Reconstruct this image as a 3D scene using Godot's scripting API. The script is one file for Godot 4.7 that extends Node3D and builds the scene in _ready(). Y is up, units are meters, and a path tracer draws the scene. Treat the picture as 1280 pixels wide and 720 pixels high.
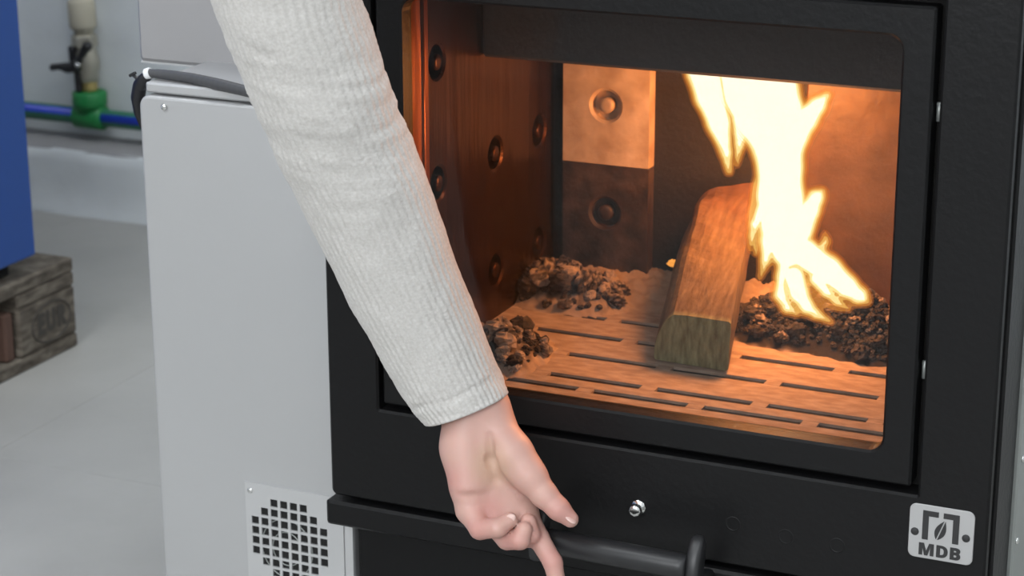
extends Node3D
# A wood boiler with its fire alight: a hand in a knitted sleeve reaches for the handle of the ash drawer.
# World: y up, metres, floor at y = 0; the boiler's front plate lies in the plane z = 0, its middle at x = 0.

const FOCAL := 2715.0        # pixels, for a 1280 x 720 frame
var eye := Vector3(0.6619, 1.1, 1.7514)
var right := Vector3(0.9118, -0.0027, -0.4105)
var up := Vector3(-0.1198, 0.9547, -0.2722)
var fwd := Vector3(-0.3927, -0.2974, -0.8703)
var M := {}
var rng := RandomNumberGenerator.new()
var used := {}

# ---------------------------------------------------------------- measuring

func ray(px: float, py: float) -> Vector3:
	return (right * (px - 640.0) / FOCAL - up * (py - 360.0) / FOCAL + fwd).normalized()

func on_z(px: float, py: float, z: float) -> Vector3:
	var r := ray(px, py)
	return eye + r * (z - eye.z) / r.z

func on_x(px: float, py: float, x: float) -> Vector3:
	var r := ray(px, py)
	return eye + r * (x - eye.x) / r.x

func on_y(px: float, py: float, y: float) -> Vector3:
	var r := ray(px, py)
	return eye + r * (y - eye.y) / r.y

func at(px: float, py: float, dist: float) -> Vector3:
	return eye + ray(px, py) * dist

# ---------------------------------------------------------------- mesh helpers

func begin(smooth := false) -> SurfaceTool:
	var st := SurfaceTool.new()
	st.begin(Mesh.PRIMITIVE_TRIANGLES)
	st.set_smooth_group(0 if smooth else -1)
	return st

func tri(st: SurfaceTool, a: Vector3, b: Vector3, c: Vector3) -> void:   # a, b, c clockwise from outside
	st.add_vertex(a); st.add_vertex(b); st.add_vertex(c)

func quad(st: SurfaceTool, a: Vector3, b: Vector3, c: Vector3, d: Vector3) -> void:
	tri(st, a, b, c); tri(st, a, c, d)

# loops run counter-clockwise seen from the side they move towards
func loft(st: SurfaceTool, loops: Array, cap0 := true, cap1 := true) -> void:
	for k in range(loops.size() - 1):
		var a: PackedVector3Array = loops[k]
		var b: PackedVector3Array = loops[k + 1]
		var n := a.size()
		for i in n:
			var j := (i + 1) % n
			tri(st, a[i], b[j], a[j]); tri(st, a[i], b[i], b[j])
	if cap0: cap(st, loops[0], true)
	if cap1: cap(st, loops[loops.size() - 1], false)

func cap(st: SurfaceTool, l: PackedVector3Array, flip: bool) -> void:
	var c := Vector3.ZERO
	for v in l: c += v
	c /= l.size()
	for i in l.size():
		var j := (i + 1) % l.size()
		if flip: tri(st, c, l[i], l[j])
		else: tri(st, c, l[j], l[i])

func rrect(x0: float, y0: float, x1: float, y1: float, r: float, z: float, n := 4) -> PackedVector3Array:
	var o := PackedVector3Array()
	r = minf(r, minf(x1 - x0, y1 - y0) * 0.5 - 0.00005)
	var cs := [Vector2(x1 - r, y1 - r), Vector2(x0 + r, y1 - r), Vector2(x0 + r, y0 + r), Vector2(x1 - r, y0 + r)]
	for q in 4:
		for i in n + 1:
			var a := PI * 0.5 * (q + float(i) / n)
			o.append(Vector3(cs[q].x + cos(a) * r, cs[q].y + sin(a) * r, z))
	return o

func moved(l: PackedVector3Array, t: Transform3D) -> PackedVector3Array:
	var o := PackedVector3Array()
	for v in l: o.append(t * v)
	return o

# a box with bevelled edges, between two corners
func bx(st: SurfaceTool, a: Vector3, b: Vector3, bev := 0.0015, n := 1, t := Transform3D()) -> void:
	var e := minf(bev, (b.z - a.z) * 0.49)
	var ls := [rrect(a.x + e, a.y + e, b.x - e, b.y - e, bev * 0.6, a.z, n), rrect(a.x, a.y, b.x, b.y, bev, a.z + e, n), rrect(a.x, a.y, b.x, b.y, bev, b.z - e, n), rrect(a.x + e, a.y + e, b.x - e, b.y - e, bev * 0.6, b.z, n)]
	for k in ls.size(): ls[k] = moved(ls[k], t)
	loft(st, ls)

# a plate with a rounded opening: outer and inner rectangle given as [x0, y0, x1, y1, radius]
func ring(st: SurfaceTool, o: Array, i: Array, z0: float, z1: float, bev := 0.002) -> void:
	var f := func(q: Array, e: float, z: float) -> PackedVector3Array: return rrect(q[0] - e, q[1] - e, q[2] + e, q[3] + e, maxf(q[4] + e, 0.0004), z, 6)
	loft(st, [f.call(i, 0.0, z0), f.call(o, 0.0, z0), f.call(o, 0.0, z1 - bev), f.call(o, -bev, z1), f.call(i, bev, z1), f.call(i, 0.0, z1 - bev), f.call(i, 0.0, z0)], false, false)

func basis_to(d: Vector3) -> Basis:   # z along d
	var z := d.normalized()
	var x := Vector3.UP.cross(z) if absf(z.y) < 0.95 else Vector3.RIGHT.cross(z)
	x = x.normalized()
	return Basis(x, z.cross(x), z)

func tube(st: SurfaceTool, pts: Array, radii: Array, n := 16, caps := true) -> void:
	var ls := []
	var b := basis_to(pts[1] - pts[0])
	for k in pts.size():
		var d: Vector3 = pts[mini(k + 1, pts.size() - 1)] - pts[maxi(k - 1, 0)]
		d = d.normalized()
		var x := (b.x - d * b.x.dot(d)).normalized()
		b = Basis(x, d.cross(x), d)
		var l := PackedVector3Array()
		for i in n:
			var a := TAU * i / n
			l.append(pts[k] + (b.x * cos(a) + b.y * sin(a)) * radii[mini(k, radii.size() - 1)])
		ls.append(l)
	loft(st, ls, caps, caps)

# profile: Vector2(radius, height along z of the transform)
func lathe(st: SurfaceTool, prof: Array, n: int, t: Transform3D) -> void:
	var ls := []
	for p in prof:
		var l := PackedVector3Array()
		for i in n:
			var a := TAU * i / n
			l.append(t * Vector3(cos(a) * p.x, sin(a) * p.x, p.y))
		ls.append(l)
	loft(st, ls)

func axis(o: Vector3, d: Vector3) -> Transform3D:
	return Transform3D(basis_to(d), o)

# a panel in the plane z = 0 of its own axes, cut into cells; a cell [x0, y0, x1, y1, cx, cy, r] has a round hole, one without a radius is plain
func holed(st: SurfaceTool, cells: Array, depth: float) -> void:
	for c in cells:
		var x0: float = c[0]; var y0: float = c[1]; var x1: float = c[2]; var y1: float = c[3]
		if c.size() < 5:
			quad(st, Vector3(x0, y0, 0), Vector3(x0, y1, 0), Vector3(x1, y1, 0), Vector3(x1, y0, 0))
			continue
		var m := Vector2(c[4], c[5])
		var r: float = c[6]
		var an := []
		for i in 32: an.append(TAU * i / 32.0)
		for q in [Vector2(x0, y0), Vector2(x1, y0), Vector2(x1, y1), Vector2(x0, y1)]: an.append(fposmod((q - m).angle(), TAU))
		an.sort()
		var inner := PackedVector3Array(); var lip := PackedVector3Array(); var deep := PackedVector3Array(); var outer := PackedVector3Array()
		for a in an:
			var d := Vector2(cos(a), sin(a))
			var s := INF
			if absf(d.x) > 1e-6: s = minf(s, ((x1 if d.x > 0 else x0) - m.x) / d.x)
			if absf(d.y) > 1e-6: s = minf(s, ((y1 if d.y > 0 else y0) - m.y) / d.y)
			outer.append(Vector3(m.x + d.x * s, m.y + d.y * s, 0))
			lip.append(Vector3(m.x + d.x * (r + 0.003), m.y + d.y * (r + 0.003), 0))
			inner.append(Vector3(m.x + d.x * r, m.y + d.y * r, -0.002))
			deep.append(Vector3(m.x + d.x * r, m.y + d.y * r, -depth))
		loft(st, [outer, lip, inner, deep], false, false)
		cap(st, deep, false)

# ---------------------------------------------------------------- rounded bodies: tapered capsules joined by a smooth minimum, meshed as surface nets
# a bone is [from, radius, to, radius, blend]
func nets(bones: Array, cell: float, grow := 0.0, noise: FastNoiseLite = null, amp := 0.0) -> ArrayMesh:
	var lo := Vector3(INF, INF, INF); var hi := -lo
	for b in bones:
		var m: float = maxf(b[1], b[3]) + grow + b[4] + cell * 3.0
		lo = lo.min(b[0].min(b[2]) - Vector3.ONE * m); hi = hi.max(b[0].max(b[2]) + Vector3.ONE * m)
	var nx := int((hi.x - lo.x) / cell) + 2; var ny := int((hi.y - lo.y) / cell) + 2; var nz := int((hi.z - lo.z) / cell) + 2
	var f := PackedFloat32Array()
	f.resize(nx * ny * nz); f.fill(1.0)
	for b in bones:
		var p: Vector3 = b[0]; var q: Vector3 = b[2]
		var r0: float = b[1] + grow; var r1: float = b[3] + grow; var k: float = b[4]
		var m: float = maxf(r0, r1) + k + cell * 2.5
		var l0 := (p.min(q) - Vector3.ONE * m - lo) / cell; var l1 := (p.max(q) + Vector3.ONE * m - lo) / cell
		var e := q - p
		var ee := maxf(e.length_squared(), 1e-12)
		for iz in range(maxi(int(l0.z), 0), mini(int(l1.z) + 1, nz)):
			for iy in range(maxi(int(l0.y), 0), mini(int(l1.y) + 1, ny)):
				var at_row := (iz * ny + iy) * nx
				for ix in range(maxi(int(l0.x), 0), mini(int(l1.x) + 1, nx)):
					var v := lo + Vector3(ix, iy, iz) * cell - p
					var t := clampf(v.dot(e) / ee, 0.0, 1.0)
					var d := (v - e * t).length() - (r0 + (r1 - r0) * t)
					var o := f[at_row + ix]
					if b.size() > 5: d = -d
					var h := maxf(k - absf(d - o), 0.0)
					f[at_row + ix] = (maxf(d, o) + h * h * 0.25 / k) if b.size() > 5 else (minf(d, o) - h * h * 0.25 / k)
	if noise:
		for i in f.size():
			if absf(f[i]) < amp * 3.0 + cell * 3.0:
				f[i] += amp * noise.get_noise_3dv(lo + Vector3(i % nx, (i / nx) % ny, i / (nx * ny)) * cell)
	var verts := PackedVector3Array(); var norms := PackedVector3Array(); var idx := PackedInt32Array()
	var where := PackedInt32Array()
	where.resize(f.size()); where.fill(-1)
	var sy := nx; var sz := nx * ny
	var off := [0, 1, sy, sy + 1, sz, sz + 1, sz + sy, sz + sy + 1]
	var pos := []
	for c in 8: pos.append(Vector3(c & 1, (c >> 1) & 1, c >> 2))
	var edges := [[0, 1], [2, 3], [4, 5], [6, 7], [0, 2], [1, 3], [4, 6], [5, 7], [0, 4], [1, 5], [2, 6], [3, 7]]
	for iz in nz - 1:
		for iy in ny - 1:
			for ix in nx - 1:
				var i := iz * sz + iy * sy + ix
				if absf(f[i]) > cell * 2.5: continue
				var mask := 0
				for c in 8:
					if f[i + off[c]] < 0.0: mask |= 1 << c
				if mask == 0 or mask == 255: continue
				var sum := Vector3.ZERO; var n := 0
				for e in edges:
					var a := f[i + off[e[0]]]; var b := f[i + off[e[1]]]
					if (a < 0.0) != (b < 0.0):
						sum += pos[e[0]].lerp(pos[e[1]], a / (a - b)); n += 1
				var g := Vector3(f[i + 1] - f[i] + f[i + 1 + sy + sz] - f[i + sy + sz], f[i + sy] - f[i] + f[i + 1 + sy + sz] - f[i + 1 + sz], f[i + sz] - f[i] + f[i + 1 + sy + sz] - f[i + 1 + sy])
				where[i] = verts.size()
				verts.append(lo + (Vector3(ix, iy, iz) + sum / n) * cell); norms.append(g.normalized())
	for iz in range(1, nz - 1):
		for iy in range(1, ny - 1):
			for ix in range(1, nx - 1):
				var i := iz * sz + iy * sy + ix
				if absf(f[i]) > cell * 2.5: continue
				var s := f[i] < 0.0
				for ax in 3:
					var st: int = [1, sy, sz][ax]
					if (f[i + st] < 0.0) == s: continue
					var u: int = [sy, sz, 1][ax]; var w: int = [sz, 1, sy][ax]
					var a := where[i - u - w]; var b := where[i - w]; var c := where[i]; var d := where[i - u]
					if a < 0 or b < 0 or c < 0 or d < 0: continue
					if s: idx.append_array([a, c, b, a, d, c])
					else: idx.append_array([a, b, c, a, c, d])
	var arr := []
	arr.resize(Mesh.ARRAY_MAX)
	arr[Mesh.ARRAY_VERTEX] = verts; arr[Mesh.ARRAY_NORMAL] = norms; arr[Mesh.ARRAY_INDEX] = idx
	var am := ArrayMesh.new()
	am.add_surface_from_arrays(Mesh.PRIMITIVE_TRIANGLES, arr)
	return am

func painted(am: ArrayMesh, paint: Callable) -> ArrayMesh:
	var arr := am.surface_get_arrays(0)
	var cols := PackedColorArray()
	for v in arr[Mesh.ARRAY_VERTEX]: cols.append(paint.call(v))
	arr[Mesh.ARRAY_COLOR] = cols
	var o := ArrayMesh.new()
	o.add_surface_from_arrays(Mesh.PRIMITIVE_TRIANGLES, arr)
	return o

# ---------------------------------------------------------------- naming

func numbered(called: String) -> String:
	used[called] = used.get(called, 0) + 1
	return called if used[called] == 1 else "%s_%03d" % [called, used[called] - 1]

func thing(called: String, label: String, category: String, pos := Vector3.ZERO, group := "") -> Node3D:
	var o := Node3D.new()
	o.name = numbered(called); o.position = pos
	add_child(o, true)
	o.set_meta("label", label); o.set_meta("category", category)
	if group: o.set_meta("group", group)
	return o

func put(called: String, mesh, mat: Material, parent: Node3D = null, label := "") -> MeshInstance3D:
	var o := MeshInstance3D.new()
	if mesh is SurfaceTool:
		mesh.generate_normals()
		mesh = mesh.commit()
	o.mesh = mesh
	o.material_override = mat
	if parent:
		var taken := 0
		for c in parent.get_children():
			if c.name == called or c.name.begins_with(called + "_0"): taken += 1
		o.name = called if taken == 0 else "%s_%03d" % [called, taken]
		parent.add_child(o, true)
	else:
		o.name = numbered(called)
		add_child(o, true)
	if label: o.set_meta("label", label)
	return o

func struct(called: String, mesh, mat: Material) -> MeshInstance3D:
	var o := put(called, mesh, mat)
	o.set_meta("kind", "structure")
	return o

# ---------------------------------------------------------------- materials

func noise_tex(freq: float, seed_: int, lo: Color, hi: Color, size := 512, octaves := 4, normal := 0.0) -> NoiseTexture2D:
	var n := FastNoiseLite.new()
	n.seed = seed_; n.frequency = freq; n.fractal_octaves = octaves
	n.noise_type = FastNoiseLite.TYPE_SIMPLEX_SMOOTH
	var t := NoiseTexture2D.new()
	t.width = size; t.height = size; t.seamless = true; t.noise = n
	if normal > 0.0:
		t.as_normal_map = true; t.bump_strength = normal
	else:
		var g := Gradient.new()
		g.set_color(0, lo); g.set_color(1, hi)
		t.color_ramp = g
	return t

func mat(name_: String, c: Color, rough := 0.7, metal := 0.0) -> StandardMaterial3D:
	var m := StandardMaterial3D.new()
	m.resource_name = name_; m.albedo_color = c; m.roughness = rough; m.metallic = metal
	M[name_] = m
	return m

func tri_map(m: StandardMaterial3D, albedo: Texture2D, scale: Vector3, normal: Texture2D = null, strength := 1.0, world := true) -> void:
	m.uv1_triplanar = true; m.uv1_world_triplanar = world; m.uv1_scale = scale
	if albedo: m.albedo_texture = albedo
	if normal:
		m.normal_enabled = true; m.normal_texture = normal; m.normal_scale = strength

func lin(r: float, g: float, b: float) -> Color:
	return Color(r, g, b).linear_to_srgb()

func materials() -> void:
	var fine := noise_tex(0.03, 1, Color.BLACK, Color.WHITE, 512, 5, 6.0)
	var soft := noise_tex(0.008, 2, Color(0.93, 0.93, 0.93), Color(1, 1, 1), 512, 5)
	var blotch := noise_tex(0.012, 3, Color(0.45, 0.42, 0.4), Color(1, 1, 1), 512, 5)
	var m := mat("black_paint", lin(0.0078, 0.0079, 0.0083), 0.4)
	m.metallic_specular = 0.29
	tri_map(m, null, Vector3.ONE * 6.0, fine, 0.12)
	mat("black_gap", lin(0.006, 0.006, 0.006), 0.9)
	m = mat("handle_black", lin(0.018, 0.0185, 0.02), 0.4)
	m = mat("grey_steel", lin(0.455, 0.46, 0.465), 0.42, 0.35)
	tri_map(m, null, Vector3.ONE * 1.3, fine, 0.03)
	m = mat("bin_steel", lin(0.36, 0.355, 0.36), 0.42, 0.35)
	tri_map(m, null, Vector3.ONE * 1.3, fine, 0.03)
	m = mat("light_steel", lin(0.54, 0.545, 0.55), 0.36, 0.4)
	m = mat("side_steel", lin(0.3, 0.32, 0.31), 0.4, 0.5)
	mat("chrome", lin(0.75, 0.76, 0.75), 0.18, 1.0)
	mat("badge_metal", lin(0.4, 0.4, 0.4), 0.5, 0.2)
	mat("badge_black", lin(0.02, 0.02, 0.021), 0.6)
	m = mat("white_wall", lin(0.74, 0.78, 0.79), 0.75)
	tri_map(m, soft, Vector3.ONE * 0.9, fine, 0.1)
	m = mat("room_paint", lin(0.62, 0.63, 0.63), 0.85)
	m = mat("plinth_top", lin(0.33, 0.325, 0.33), 0.9)
	tri_map(m, soft, Vector3.ONE * 2.0, fine, 0.3)
	m = mat("tile", lin(0.375, 0.37, 0.35), 0.45)
	tri_map(m, soft, Vector3.ONE * 0.8, fine, 0.04)
	mat("grout", lin(0.35, 0.345, 0.33), 0.9)
	m = mat("blue_paint", lin(0.008, 0.055, 0.25), 0.5)
	m = mat("old_wood", lin(0.2, 0.175, 0.14), 0.9)
	tri_map(m, blotch, Vector3(3, 9, 3), fine, 0.4)
	m = mat("red_wood", lin(0.085, 0.045, 0.032), 0.9)
	mat("burnt_print", lin(0.045, 0.04, 0.034), 0.9)
	mat("pipe_green", lin(0.03, 0.16, 0.1), 0.4)
	mat("pipe_blue", lin(0.015, 0.05, 0.5), 0.4)
	mat("fitting_green", lin(0.012, 0.2, 0.05), 0.45)
	mat("nickel", lin(0.42, 0.4, 0.33), 0.4, 0.55)
	mat("brass", lin(0.5, 0.4, 0.16), 0.35, 0.7)
	mat("hemp", lin(0.45, 0.42, 0.33), 0.9)
	mat("black_plastic", lin(0.012, 0.012, 0.014), 0.42)
	m = mat("hose", lin(0.055, 0.056, 0.06), 0.42)
	tri_map(m, null, Vector3.ONE * 8.0, fine, 0.08)
	mat("white_tie", lin(0.75, 0.76, 0.77), 0.5)
	# inside the fire box
	var streak := noise_tex(0.02, 7, Color(0.75, 0.7, 0.68), Color(1, 1, 1), 512, 4)
	m = mat("tarred_steel", lin(0.055, 0.022, 0.014), 0.27, 0.75)
	var hot := m
	m = mat("redder_steel", lin(0.26, 0.09, 0.04), 0.3, 0.75)  # much like the tarred steel, but redder and brighter
	tri_map(hot, streak, Vector3(8, 0.5, 8), noise_tex(0.012, 8, Color.BLACK, Color.WHITE, 512, 3, 8.0), 0.3)
	tri_map(m, streak, Vector3(8, 0.5, 8), hot.normal_texture, 0.3)
	m = mat("liner_steel", lin(0.72, 0.58, 0.43), 0.45, 0.2)
	tri_map(m, noise_tex(0.01, 9, Color(0.74, 0.7, 0.66), Color(1, 1, 1), 512, 5), Vector3.ONE * 4.0, fine, 0.15)
	m = mat("rusty_liner", lin(0.085, 0.044, 0.023), 0.5, 0.1)
	tri_map(m, noise_tex(0.01, 9, Color(0.74, 0.7, 0.66), Color(1, 1, 1), 512, 5), Vector3.ONE * 4.0, fine, 0.15)
	m = mat("dark_liner", lin(0.11, 0.075, 0.055), 0.42, 0.1)
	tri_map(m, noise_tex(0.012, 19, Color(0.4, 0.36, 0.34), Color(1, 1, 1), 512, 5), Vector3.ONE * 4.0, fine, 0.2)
	m = mat("soot", lin(0.01, 0.008, 0.0075), 0.85)
	tri_map(m, null, Vector3.ONE * 6.0, fine, 0.3)
	m = mat("baffle_steel", lin(0.075, 0.07, 0.067), 0.75)
	tri_map(m, soft, Vector3.ONE * 4.0, fine, 0.2)
	m = mat("ash", lin(0.47, 0.37, 0.29), 0.95)
	tri_map(m, noise_tex(0.012, 11, Color(0.78, 0.74, 0.71), Color(1, 1, 1), 512, 4), Vector3(5, 5, 12), fine, 0.16)
	var a2 := m.duplicate(); a2.resource_name = "ash_heap"; a2.vertex_color_use_as_albedo = true; a2.albedo_color = Color.WHITE
	M["ash_heap"] = a2
	m = mat("char", lin(0.05, 0.046, 0.044), 0.9)
	m.vertex_color_use_as_albedo = true
	m.albedo_color = Color.WHITE
	tri_map(m, null, Vector3.ONE * 14.0, fine, 0.8)
	m = mat("log_wood", Color.WHITE, 0.85)
	m.vertex_color_use_as_albedo = true
	tri_map(m, noise_tex(0.015, 13, Color(0.62, 0.56, 0.5), Color(1, 1, 1), 512, 4), Vector3(16, 4, 4), fine, 0.5)
	m = mat("pane", Color(0.02, 0.018, 0.016, 0.27), 0.02)
	m.transparency = BaseMaterial3D.TRANSPARENCY_ALPHA; m.metallic_specular = 0.3
	# flame: gives off light of its own
	for f in [["flame_core", Color(1, 0.98, 0.95), 4.8, 1.0], ["flame_heart", Color(1, 0.86, 0.42), 2.9, 0.5], ["flame_body", Color(1, 0.68, 0.17), 2.3, 0.26], ["flame_veil", Color(1, 0.37, 0.045), 1.8, 0.2], ["flame_edge", Color(1, 0.27, 0.03), 1.5, 0.1]]:
		m = mat(f[0], Color(0, 0, 0, f[3]), 1.0)
		m.specular_mode = BaseMaterial3D.SPECULAR_DISABLED
		if f[3] < 1.0: m.transparency = BaseMaterial3D.TRANSPARENCY_ALPHA
		m.emission_enabled = true; m.emission = lin(f[1].r, f[1].g, f[1].b); m.emission_energy_multiplier = f[2]
	m = mat("ember_glow", lin(0.3, 0.1, 0.03), 0.9)
	m.emission_enabled = true; m.emission = lin(1, 0.4, 0.06); m.emission_energy_multiplier = 1.6
	m = mat("lamp_white", Color(0.9, 0.9, 0.9), 0.6)
	m.emission_enabled = true; m.emission = Color(1, 1, 1); m.emission_energy_multiplier = 1.5
	# the person
	m = mat("skin", Color.WHITE, 0.5)
	m.vertex_color_use_as_albedo = true
	m.subsurf_scatter_enabled = true; m.subsurf_scatter_strength = 0.12
	tri_map(m, null, Vector3.ONE * 12.0, fine, 0.06)
	mat("nail", lin(0.68, 0.47, 0.42), 0.25)
	m = mat("knit", lin(0.6, 0.59, 0.57), 0.95)
	m.rim_enabled = true; m.rim = 0.4
	tri_map(m, noise_tex(0.06, 17, Color(0.86, 0.85, 0.84), Color(1, 1, 1), 512, 3), Vector3.ONE * 9.0, fine, 0.5)

# ---------------------------------------------------------------- the room

func room() -> void:
	var st := begin()
	bx(st, Vector3(-2.6, -0.12, -1.8), Vector3(2.4, -0.0008, 3.2), 0.001)
	var floor_ := struct("floor", st, M.grout)
	# square tiles whose joints pass where the photograph shows them
	for ix in range(-3, 6):
		for iz in range(-3, 7):
			var a := Vector2(maxf(-1.13 + ix * 0.6, -2.5), maxf(-0.48 + iz * 0.6, -1.69))
			var b := Vector2(minf(-1.13 + (ix + 1) * 0.6, 2.3), minf(-0.48 + (iz + 1) * 0.6, 3.1))
			if b.x - a.x < 0.05 or b.y - a.y < 0.05: continue
			st = begin()
			bx(st, Vector3(a.x + 0.0004, -0.01, a.y + 0.0004), Vector3(b.x - 0.0004, 0.0, b.y - 0.0004), 0.0004)
			put("tile", st, M.tile, floor_)
	st = begin(); bx(st, Vector3(-2.6, 0, -1.84), Vector3(2.4, 2.7, -1.69), 0.001); struct("wall_back", st, M.white_wall)
	st = begin(); bx(st, Vector3(-2.6, 0, -1.69), Vector3(-2.5, 2.7, 3.1), 0.001); struct("wall_left", st, M.room_paint)
	st = begin(); bx(st, Vector3(2.3, 0, -1.69), Vector3(2.4, 2.7, 3.1), 0.001); struct("wall_right", st, M.room_paint)
	st = begin(); bx(st, Vector3(-2.6, 0, 3.1), Vector3(2.4, 2.7, 3.2), 0.001); struct("wall_front", st, M.room_paint)
	st = begin(); bx(st, Vector3(-2.6, 2.7, -1.84), Vector3(2.4, 2.8, 3.2), 0.001); struct("ceiling", st, M.room_paint)
	# unseen window added behind the camera for frontal light: frame, mullions and bright panes
	st = begin(); ring(st, [-1.06, 1.0, 1.26, 2.3, 0.002], [-1.0, 1.06, 1.2, 2.24, 0.002], 0.0, 0.04, 0.003)
	var wn := struct("added_window_1", st, M.room_paint)
	wn.position.z = 3.1; wn.rotation.y = PI; wn.position.x = 0.2
	for k in 3:
		st = begin(); bx(st, Vector3(-0.995 + k * 0.735, 1.065, 0.004), Vector3(-0.28 + k * 0.735, 2.235, 0.01), 0.001); put("added_pane", st, M.lamp_white, wn)
	# low plinth along the back wall: rough plaster front, bare grey top
	st = begin(true)
	var n := FastNoiseLite.new(); n.seed = 5; n.frequency = 9.0
	var rows := []
	for p in [[0.0, -1.553], [0.012, -1.556], [0.022, -1.56], [0.06, -1.56], [0.1, -1.56], [0.117, -1.561], [0.1255, -1.568]]:
		var l := []
		for i in 121:
			var x := -2.5 + 4.8 * i / 120.0
			l.append(Vector3(x, p[0] + (0.0025 * n.get_noise_2d(x, 0.3) if p[0] > 0.1 else 0.0), p[1] + 0.004 * n.get_noise_2d(x, p[0] * 8.0)))
		rows.append(l)
	for k in rows.size() - 1:
		for i in 120: quad(st, rows[k][i], rows[k + 1][i], rows[k + 1][i + 1], rows[k][i + 1])
	var tr := struct("baseboard_back", st, M.white_wall)
	st = begin(); bx(st, Vector3(-2.5, 0.02, -1.69), Vector3(2.3, 0.1255, -1.566), 0.002)
	put("ledge_top", st, M.plinth_top, tr)

func lamp(pos: Vector3, label: String) -> void:
	var t := thing("ceiling_lamp", label, "lamp", pos)
	var st := begin(); bx(st, Vector3(-0.64, -0.05, -0.17), Vector3(0.64, 0.0, 0.17), 0.006); put("housing", st, M.room_paint, t)
	st = begin(); bx(st, Vector3(-0.6, -0.058, -0.14), Vector3(0.6, -0.05, 0.14), 0.003); put("diffuser", st, M.lamp_white, t)

# ---------------------------------------------------------------- the boiler

func boiler() -> void:
	var b := thing("wood_boiler", "black steel wood boiler with a glazed fire door and a burning fire inside", "boiler")
	# front plate with the door recess
	var st := begin()
	ring(st, [-0.326, 0.262, 0.3235, 1.02, 0.006], [-0.2711, 0.3595, 0.2605, 0.7975, 0.0015], -0.012, 0.0, 0.0022)
	put("front_plate", st, M.black_paint, b)
	st = begin()
	ring(st, [-0.29, 0.33, 0.285, 0.83, 0.001], [-0.252, 0.386, 0.24, 0.785, 0.004], -0.045, -0.026, 0.001)
	put("door_seat", st, M.black_gap, b)
	st = begin()
	ring(st, [-0.2735, 0.357, 0.263, 0.8, 0.001], [-0.2711, 0.3595, 0.2605, 0.7975, 0.001], -0.03, -0.0119, 0.0004)
	put("recess_lining", st, M.black_paint, b)
	# casing behind the front plate
	st = begin()
	bx(st, Vector3(-0.318, 0.262, -0.045), Vector3(-0.295, 1.01, -0.012), 0.001)
	bx(st, Vector3(0.292, 0.03, -0.045), Vector3(0.316, 1.01, -0.012), 0.001)
	bx(st, Vector3(0.3, 0.03, -0.088), Vector3(0.3265, 1.01, -0.018), 0.002)
	bx(st, Vector3(-0.3265, 0.262, -0.088), Vector3(-0.3, 1.01, -0.018), 0.002)
	bx(st, Vector3(-0.318, 0.815, -0.088), Vector3(0.318, 1.01, -0.012), 0.001)
	bx(st, Vector3(-0.318, 0.262, -0.06), Vector3(0.318, 0.352, -0.012), 0.001)
	put("casing", st, M.black_paint, b)
	st = begin(); bx(st, Vector3(0.318, 0.03, -0.62), Vector3(0.331, 1.0, -0.086), 0.002)
	var sp := put("side_panel", st, M.side_steel, b, "bare grey steel side panel")
	for y in [0.29, 0.37, 0.47, 0.62]:
		st = begin(true); lathe(st, [Vector2(0.0035, 0.0), Vector2(0.0032, 0.0012), Vector2(0.0018, 0.002)], 10, axis(Vector3(0.331, y, -0.098), Vector3.RIGHT)); put("screw", st, M.chrome, sp)
	st = begin(); bx(st, Vector3(-0.326, 0.03, -0.62), Vector3(-0.312, 1.0, -0.088), 0.002); put("side_panel", st, M.black_paint, b)
	st = begin(); bx(st, Vector3(-0.312, 0.03, -0.62), Vector3(0.318, 1.0, -0.6), 0.002); put("rear_panel", st, M.black_paint, b)
	st = begin(); bx(st, Vector3(-0.312, 0.985, -0.6), Vector3(0.318, 1.0, -0.088), 0.002); put("top_panel", st, M.black_paint, b)
	st = begin(); bx(st, Vector3(-0.3, 0.0, -0.58), Vector3(0.3, 0.03, -0.08), 0.003); put("base", st, M.black_gap, b)
	# lower body, set back under the lip of the ash drawer
	st = begin(); bx(st, Vector3(-0.322, 0.03, -0.11), Vector3(0.3, 0.262, -0.044), 0.003); put("lower_front", st, M.black_paint, b)
	fire_box(b)
	door(b)
	ash_drawer(b)
	# chrome knob on the plate between the doors
	var c := on_z(798, 634, 0.0)
	st = begin(true)
	lathe(st, [Vector2(0.0085, -0.002), Vector2(0.0085, 0.0008), Vector2(0.0045, 0.001), Vector2(0.0045, 0.006), Vector2(0.0062, 0.007), Vector2(0.0072, 0.009), Vector2(0.0072, 0.014), Vector2(0.0055, 0.0165), Vector2(0.003, 0.017)], 8, axis(c, Vector3(0, 0, 1)).scaled_local(Vector3(0.85, 0.85, 0.7)))
	put("adjusting_screw", st, M.chrome, b, "bright chrome screw head")
	badge(b)
	# faint pressed dimples in the plate right of the handle
	for q in [[916, 655], [982, 671], [1046, 682]]:
		st = begin(true)
		lathe(st, [Vector2(0.008, -0.001), Vector2(0.0074, 0.0003), Vector2(0.006, 0.0003), Vector2(0.0052, -0.0005)], 20, axis(on_z(q[0], q[1], 0.0), Vector3(0, 0, 1)))
		put("plug", st, M.black_paint, b)

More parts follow.
